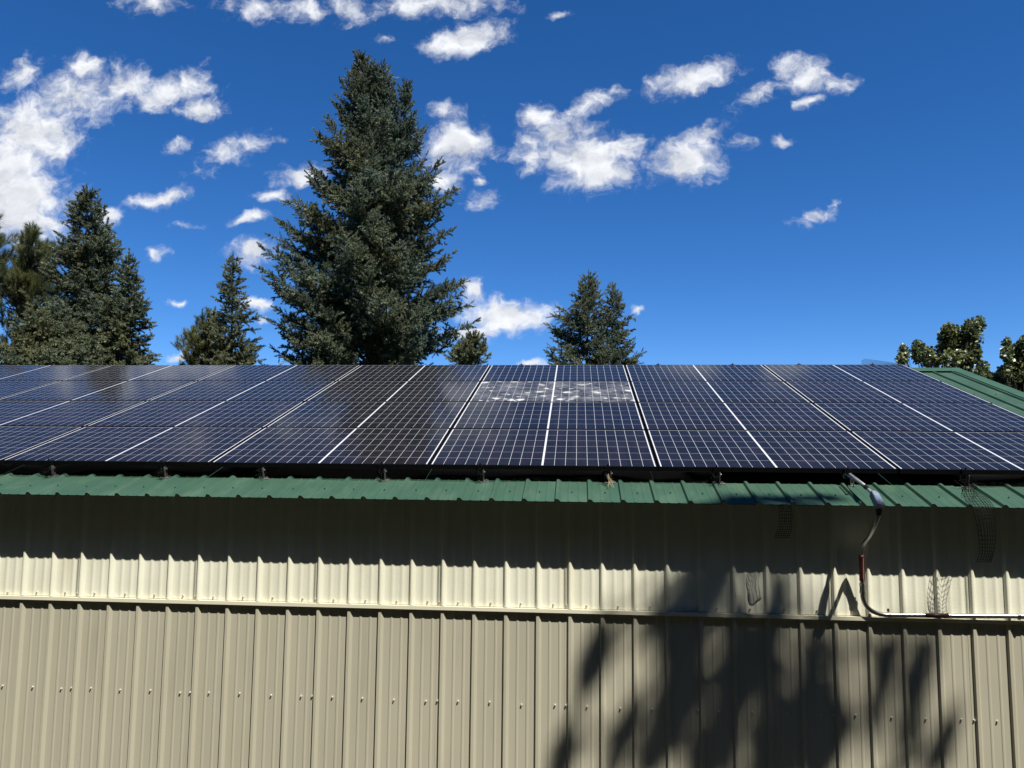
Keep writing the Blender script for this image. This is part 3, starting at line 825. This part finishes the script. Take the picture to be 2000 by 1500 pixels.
rg = np.random.default_rng(11)
conifer('spruce_tree', 'tall dense blue-green spruce with a double top, largest tree in the middle behind the roof', 16, [(741, 130), (722, 712)],
        [(118, 736, 745), (128, 712, 755), (150, 698, 760), (180, 672, 768), (205, 660, 778), (240, 648, 800), (290, 620, 846), (320, 612, 852), (350, 602, 872), (395, 590, 893), (440, 572, 872),
         (480, 545, 872), (520, 522, 890), (560, 525, 912), (590, 530, 934), (620, 532, 920), (660, 536, 905), (712, 530, 885), (800, 530, 890)],
        rg, M_SPRUCE, 1.0, None, leaders=[(795, 172, 752, 330), (705, 118, 725, 220)], elev=(24, 58))
conifer('spruce_tree', 'slender pointed spruce at the left, beside the long-needled pine', 14, [(169, 366), (176, 712)],
        [(362, 166, 172), (376, 160, 184), (400, 148, 190), (430, 140, 203), (455, 128, 212), (480, 113, 224), (520, 112, 228), (560, 104, 238), (600, 95, 244), (650, 84, 252), (712, 74, 262)],
        rg, M_SPRUCE, 1.3, elev=(14, 50))
conifer('spruce_tree', 'narrow spruce with a thin leader, just right of the pointed left spruce', 13.4, [(252, 492), (246, 712)],
        [(492, 250, 254), (520, 240, 262), (550, 230, 264), (590, 220, 280), (625, 212, 290), (660, 206, 286), (700, 198, 297), (760, 198, 300)], rg, M_FIR, 1.4, elev=(0, 45))
conifer('spruce_tree', 'low grey-green spruce in front of the pine at the left edge', 12, [(92, 592), (92, 712)],
        [(592, 90, 95), (615, 62, 128), (650, 32, 165), (690, 0, 195), (712, -15, 205), (800, -20, 210)], rg, M_FIR, 1.4, elev=(0, 40))
conifer('fir_tree', 'thin airy fir with a long bare tip, left of the tallest spruce', 14, [(455, 498), (452, 712)],
        [(494, 453, 457), (510, 447, 463), (535, 440, 468), (565, 430, 474), (590, 420, 480), (620, 416, 496), (660, 408, 500), (712, 398, 516), (780, 396, 518)], rg, M_FIR, 1.1, elev=(8, 42), top_extra=.6, spread=.85)
conifer('spruce_tree', 'medium spruce right of centre, the left and taller of a joined pair', 20, [(1150, 532), (1146, 712)],
        [(528, 1148, 1152), (545, 1138, 1163), (570, 1122, 1170), (600, 1098, 1176), (625, 1070, 1184), (660, 1062, 1200), (690, 1060, 1212), (760, 1058, 1215)], rg, M_SPRUCE, 1.0, elev=(18, 56))
conifer('spruce_tree', 'medium spruce right of centre, the right and shorter of a joined pair', 20.6, [(1196, 555), (1200, 712)],
        [(555, 1194, 1198), (580, 1184, 1208), (610, 1172, 1218), (632, 1168, 1236), (660, 1162, 1246), (690, 1158, 1253), (760, 1156, 1256)], rg, M_SPRUCE, 1.0, elev=(18, 56))
conifer('spruce_tree', 'small bright spruce top peeking over the roof, right of the tallest spruce', 12.6, [(949, 668), (928, 712)],
        [(664, 947, 951), (680, 915, 955), (694, 898, 957), (712, 876, 958), (760, 870, 960)], rg, M_FIR, .5, spread=1.25, leaders=[(926, 670, 918, 716), (905, 688, 900, 716)], elev=(15, 55))

def tufted_pine(label, Y, base_px, top_px, tufts, rg, mat, nlen=.17, fill=60, rad=24):
    b_ = at(*base_px, Y); t_ = at(*top_px, Y); g0 = float(ground_z(b_[0], Y))
    root = thing('pine_tree', label, 'tree', (b_[0], Y, g0), 'conifers behind the building')
    wood = MB(); wood.tube(bez([(b_[0], Y, g0), b_, t_], 6), np.linspace(.17, .012, 13), 8)
    P, D, L = [], [], []
    sc = np.linalg.norm(at(base_px[0] + 1, base_px[1], Y) - b_)
    allt = [(x, y, 0.0, 1.0) for x, y in tufts]
    for _ in range(fill):
        x, y = tufts[rg.integers(len(tufts))]; allt.append((x + rg.normal(0, rad), y + abs(rg.normal(10, rad)), rg.normal(0, .55), .9))
    for x, y, dy, s_ in allt:
        tip = at(x, y, Y + dy); zf = tip[2] - rg.uniform(.25, .8) - .25 * abs(tip[0] - b_[0])
        fr = np.clip((zf - g0) / (t_[2] - g0), 0.05, .97)
        s = np.array([b_[0] + (t_[0] - b_[0]) * fr, Y, g0 + (t_[2] - g0) * fr])
        mid = s * .45 + tip * .55 - np.array([0, 0, .12])
        pts = bez([s, mid, tip], 5); wood.tube(pts, np.linspace(.026, .007, len(pts)), 5, False)
        pts = np.array(pts); d = pts[-1] - pts[-3]; d /= np.linalg.norm(d); d = d * .75 + np.array([0, 0, .6]); d /= np.linalg.norm(d)
        for k in range(3):
            dd = d + rg.normal(0, .30 if k else .08, 3); dd /= np.linalg.norm(dd)
            P.append(tip - d * .16 + rg.normal(0, .03, 3)); D.append(dd); L.append(rg.uniform(.20, .34) * s_)
        for k in range(4):
            i = rg.integers(len(pts) // 2, len(pts)); dd = d * .7 + rg.normal(0, .55, 3); dd /= np.linalg.norm(dd)
            P.append(pts[i]); D.append(dd); L.append(rg.uniform(.12, .22))
    P, D, L = map(np.array, (P, D, L)); nn = 70
    V = brush(P, D, L, nn, nlen, .0075, .80, rg)
    tone = np.repeat(np.clip(rg.normal(.42, .22, len(P)), 0, 1), nn) + rg.normal(0, .12, len(P) * nn)
    loc = np.array(root.location)
    new_obj('crown', tri_mesh('crown', V - loc, np.clip(tone, 0, 1)), mat, root)
    o = wood.build('trunk', M_BARK, root); o.location = -Vector(loc)
tufted_pine('long-needled olive pine at the left edge behind the pointed spruce', 15.5, (55, 712), (60, 450),
            [(62, 446), (46, 462), (72, 470), (36, 486), (88, 478), (103, 486), (20, 505), (6, 520), (108, 515), (60, 505), (84, 520), (28, 535), (52, 545), (100, 548), (4, 560), (76, 565), (30, 585), (110, 575), (55, 600), (90, 605), (8, 610),
             (35, 640), (75, 640), (110, 625), (10, 660)], rg, M_PINE, .19, 190)
tufted_pine('pine branch tips cut off by the left edge of the photo', 14.6, (-70, 712), (-60, 425), [(-4, 430), (-12, 446), (0, 462), (-25, 440), (-30, 480), (2, 480), (-15, 500), (-40, 520), (-10, 545), (-50, 460)], rg, M_PINE, .19, 25)
tufted_pine('short olive pine behind and left of the thin airy fir', 15.2, (412, 712), (408, 612),
            [(408, 612), (392, 628), (420, 628), (382, 645), (400, 648), (372, 662), (430, 648), (390, 672), (366, 690), (412, 672), (378, 705), (440, 680), (484, 676), (492, 690), (475, 696), (425, 700), (456, 700)], rg, M_PINE, .15, 90, 12)

# broad-leaved trees at the right
def leafy(label, Y, base_px, blobs, rg, leaf=.036, per=1.45):
    b_ = at(*base_px, Y); g0 = float(ground_z(b_[0], Y))
    root = thing('cottonwood_tree', label, 'tree', (b_[0], Y, g0), 'round-leaved trees behind the roof')
    wood = MB(); zt_ = b_[2] - 1.5
    wood.tube(bez([(b_[0], Y, g0), (b_[0] + .1, Y + .05, g0 + (zt_ - g0) * .5), (b_[0], Y, zt_)], 5), np.linspace(.2, .09, 11), 8)
    Cc, T = [], []
    sc = np.linalg.norm(at(base_px[0] + 1, base_px[1], Y) - b_)
    for (x, y, rx, ry) in blobs:
        for q_ in range(2):
            c = at(x + rg.normal(0, rx * .1), y, Y + rg.normal(0, .3) * (1 if q_ else .2))
            fork = np.array([b_[0] + .3 * (c[0] - b_[0]) * rg.uniform(.2, .8), Y, zt_ - rg.uniform(0, .8)])
            top = c + np.array([0, 0, ry * sc * .9])
            limb = bez([fork, fork * .45 + c * .55 + rg.normal(0, .06, 3), c, top], 5)
            wood.tube(limb, np.linspace(.017, .004, len(limb)), 5, False)
            n_ = int(rx * ry * .30 * per)
            for _ in range(n_):
                d = rg.normal(size=3); d /= np.linalg.norm(d); rr = rg.random() ** .38
                p = c + d * rr * np.array([rx * sc, rx * sc * 1.1, ry * sc])
                Cc.append(p)
                if rg.random() < .10: wood.tube([limb[rg.integers(6, len(limb))], p], .0035, 3, False)
    Cc = np.array(Cc); n_ = len(Cc)
    nr = rg.normal(size=(n_, 3)) + np.array([.15, -.35, .55]); nr /= np.linalg.norm(nr, axis=1, keepdims=True)
    A = np.cross(nr, rg.normal(size=(n_, 3))); A /= np.linalg.norm(A, axis=1, keepdims=True); B = np.cross(nr, A)
    sz = leaf * rg.uniform(.7, 1.2, n_)
    prof = [(0, -.95), (.75, -.55), (.85, .1), (.45, .75), (0, 1.15), (-.45, .75), (-.85, .1), (-.75, -.55)]
    ring_ = np.stack([Cc + A * (u * sz)[:, None] + B * (v * sz)[:, None] + nr * (abs(u) * .22 * sz)[:, None] for u, v in prof], 1)
    V = np.stack([np.stack([Cc, ring_[:, i], ring_[:, (i + 1) % 8]], 1) for i in range(8)], 1).reshape(-1, 3, 3)
    tone = np.repeat(np.where(rg.random(n_) < .42, rg.uniform(.35, 1.1, n_), np.clip(rg.normal(.10, .08, n_), 0, 1)), 8)
    loc = np.array(root.location)
    new_obj('crown', tri_mesh('crown', V - loc, tone), M_LEAF, root)
    o = wood.build('trunk', M_BARK, root); o.location = -Vector(loc)
leafy('round-leaved tree rising behind the right end of the green ridge', 12.5, (1850, 712),
      [(1766, 690, 11, 20), (1762, 705, 12, 16), (1790, 688, 12, 26), (1797, 676, 10, 14), (1812, 692, 17, 18), (1822, 705, 20, 16), (1840, 690, 16, 22), (1845, 660, 12, 22), (1856, 642, 14, 14), (1862, 668, 22, 26), (1885, 660, 22, 28),
       (1898, 638, 18, 18), (1912, 632, 11, 16), (1900, 665, 17, 26), (1890, 695, 24, 22), (1860, 700, 26, 20), (1905, 690, 12, 22), (1918, 720, 14, 18), (1882, 718, 18, 14)], rg)
leafy('round-leaved tree cut by the right edge of the photo, beyond the roof edge', 10.5, (1985, 760),
      [(1966, 672, 9, 16), (1966, 692, 12, 16), (1985, 690, 14, 20), (2000, 680, 12, 26), (1990, 715, 22, 22), (1962, 725, 14, 16), (1972, 745, 18, 16), (1996, 750, 18, 20), (1945, 738, 14, 12), (1930, 735, 10, 10), (1912, 728, 10, 10), (2015, 700, 14, 40), (2020, 750, 20, 30), (1955, 755, 18, 12), (2004, 664, 7, 12), (1978, 712, 14, 16), (1990, 735, 16, 16), (1972, 700, 10, 12), (2008, 730, 14, 24)], rg)

# ------------------------------------------------------------------ the tree beside the photographer: outside the frame, it throws the branch shadows on the wall
SH = [  # strokes of shade on the wall: x0, y0, x1, y1, half width (photo pixels), weight
 (1405, 1105, 1345, 1160, 34, 1), (1345, 1150, 1300, 1215, 34, 1), (1300, 1190, 1272, 1235, 22, 1), (1478, 1205, 1455, 1330, 30, 1.4), (1530, 1125, 1508, 1205, 16, .8), (1392, 1125, 1370, 1215, 24, 1), (1515, 1210, 1455, 1330, 30, 1.1),
 (1345, 1200, 1320, 1320, 30, .9), (1380, 1300, 1310, 1420, 42, 1), (1450, 1300, 1410, 1420, 34, 1.2), (1330, 1400, 1265, 1500, 36, 1), (1420, 1400, 1370, 1510, 56, 1.3), (1490, 1330, 1478, 1510, 22, .7), (1320, 1340, 1290, 1400, 24, .8),
 (1180, 1235, 1150, 1320, 22, 1.0), (1160, 1290, 1135, 1340, 18, .9), (1245, 1375, 1205, 1455, 22, 1.2), (1232, 1420, 1195, 1500, 20, .9), (1112, 1430, 1090, 1510, 20, 1.2), (1290, 1270, 1300, 1300, 16, .5),
 (1540, 1360, 1500, 1500, 24, .7), (1590, 1250, 1560, 1420, 20, .5), (1625, 1310, 1590, 1430, 22, .55), (1640, 1390, 1590, 1510, 36, 1.1), (1560, 1440, 1540, 1510, 26, .8), (1520, 1440, 1505, 1510, 30, .8),
 (1745, 1245, 1725, 1330, 22, .8), (1730, 1300, 1700, 1420, 16, .6), (1815, 1235, 1775, 1370, 26, 1.0), (1800, 1370, 1770, 1450, 16, .6), (1872, 1375, 1835, 1460, 18, 1.0), (1842, 1440, 1820, 1500, 15, .6),
 (1470, 960, 1410, 984, 13, .9), (1545, 948, 1480, 972, 13, .9), (1590, 960, 1540, 985, 13, .9), (1630, 956, 1600, 985, 10, .8), (1655, 962, 1628, 978, 7, .6), (1500, 975, 1480, 990, 9, .6),
]
def shadow_tree():
    rg = np.random.default_rng(21)
    Xt, Yt = 9.85, -6.05; g0 = float(ground_z(Xt, Yt))
    root = thing('pine_tree', 'tall pine outside the frame that throws branch shade on the wall', 'tree', (Xt, Yt, g0))
    wood = MB(); H = 14.9
    wood.tube([(Xt + .05 * math.sin(t * 5), Yt, g0 + H * t) for t in np.linspace(0, 1, 14)], [.17 * (1 - t) ** .9 + .012 for t in np.linspace(0, 1, 14)], 8)
    P, D, L, nn = [], [], [], 26
    sun = np.array([.76, -1., 2.21])
    for (x0, y0, x1, y1, hw, wt) in SH:
        yb = 0.0 if y0 > 1000 else -.1
        a_ = at(x0, y0, yb); b_ = at(x1, y1, yb)
        sc = .0037
        t = rg.uniform(5.4, 6.5)
        A, B = a_ + sun * (t + rg.normal(0, .15)), b_ + sun * (t + rg.normal(0, .15))
        zf = max(A[2], B[2]) + .3 + .25 * abs(A[0] - Xt); zf = min(zf, g0 + H - .3)
        root_p = np.array([Xt, Yt, zf])
        first, last = (A, B) if abs(A[0] - Xt) < abs(B[0] - Xt) else (B, A)
        pts = bez([root_p, first, last], 7); wood.tube(pts, np.linspace(.03, .007, len(pts)), 5, False)
        ln = np.linalg.norm(B - A); n_ = int((ln + .1) * hw * sc * 3300 * wt)
        d0 = (B - A) / ln
        for _ in range(n_):
            s = rg.uniform(-.05, 1.05); w_ = rg.normal(0, hw * sc * .42); v_ = rg.normal(0, .2)
            env = 1 - .5 * abs(2 * s - 1)
            p = A + (B - A) * s + np.array([w_ * env, 0, 0]) + sun / 2.54 * v_
            d = d0 * .8 + rg.normal(0, .4, 3); d /= np.linalg.norm(d)
            P.append(p); D.append(d); L.append(rg.uniform(.05, .10))
    # the rest of the crown, lower and away from the wall
    for k in range(46):
        z = g0 + rg.uniform(2.5, 9.5); az = rg.uniform(-3.0, -.15); r = rg.uniform(1.2, 2.6) * (1 - (z - g0) / 22)
        s = np.array([Xt, Yt, z]); e = s + np.array([math.cos(az) * r, math.sin(az) * r, rg.uniform(-.3, .4)])
        wood.tube([s, (s + e) / 2 + [0, 0, .08], e], [.03, .018, .006], 5, False)
        for _ in range(26):
            f_ = rg.uniform(.35, 1.05); d = (e - s) / r + rg.normal(0, .6, 3); d /= np.linalg.norm(d)
            P.append(s + (e - s) * f_ + rg.normal(0, .08, 3)); D.append(d); L.append(rg.uniform(.15, .28))
    P, D, L = map(np.array, (P, D, L))
    V = brush(P, D, L, nn, .045, .012, .85, rg)
    loc = np.array(root.location)
    new_obj('crown', tri_mesh('crown', V - loc, np.clip(rg.normal(.4, .2, len(V)), 0, 1)), M_PINE, root)
    o = wood.build('trunk', M_BARK, root); o.location = -Vector(loc)
shadow_tree()

# added wood, unseen behind the camera: blocks low sky to darken the wall's shade
def added_woodland():
    rg = np.random.default_rng(8); T = []
    for k in range(400):
        c = np.array([rg.uniform(-26, 36), rg.uniform(-26, 4)]); e_ = abs(c[0] - 4)
        if c[1] > -11 and (e_ < 15 or c[1] > 2): continue
        if np.hypot(e_, c[1]) > 27: continue
        g = float(ground_z(*c)); h = rg.uniform(13.5, 17)
        n_ = 700
        t = rg.random(n_) ** .8; rad = (1 - t) ** .7 * h * .17 * np.sqrt(rg.random(n_)) + .1; az = rg.uniform(0, 6.28, n_)
        p = np.stack([c[0] + rad * np.cos(az), c[1] + rad * np.sin(az), g + .3 + t * h], 1)
        d1 = rg.normal(size=(n_, 3)) * .62; d2 = rg.normal(size=(n_, 3)) * .62
        T.append(np.stack([p, p + d1, p + d2], 1))
    V = np.concatenate(T)
    o = new_obj('added_woodland', tri_mesh('added_woodland', V, rg.random(len(V)) * .4), M_PINE)
    tag(o, 'dense evergreen wood added behind the photographer to block low sky, outside the frame', 'added_woodland', None, 'stuff')
added_woodland()
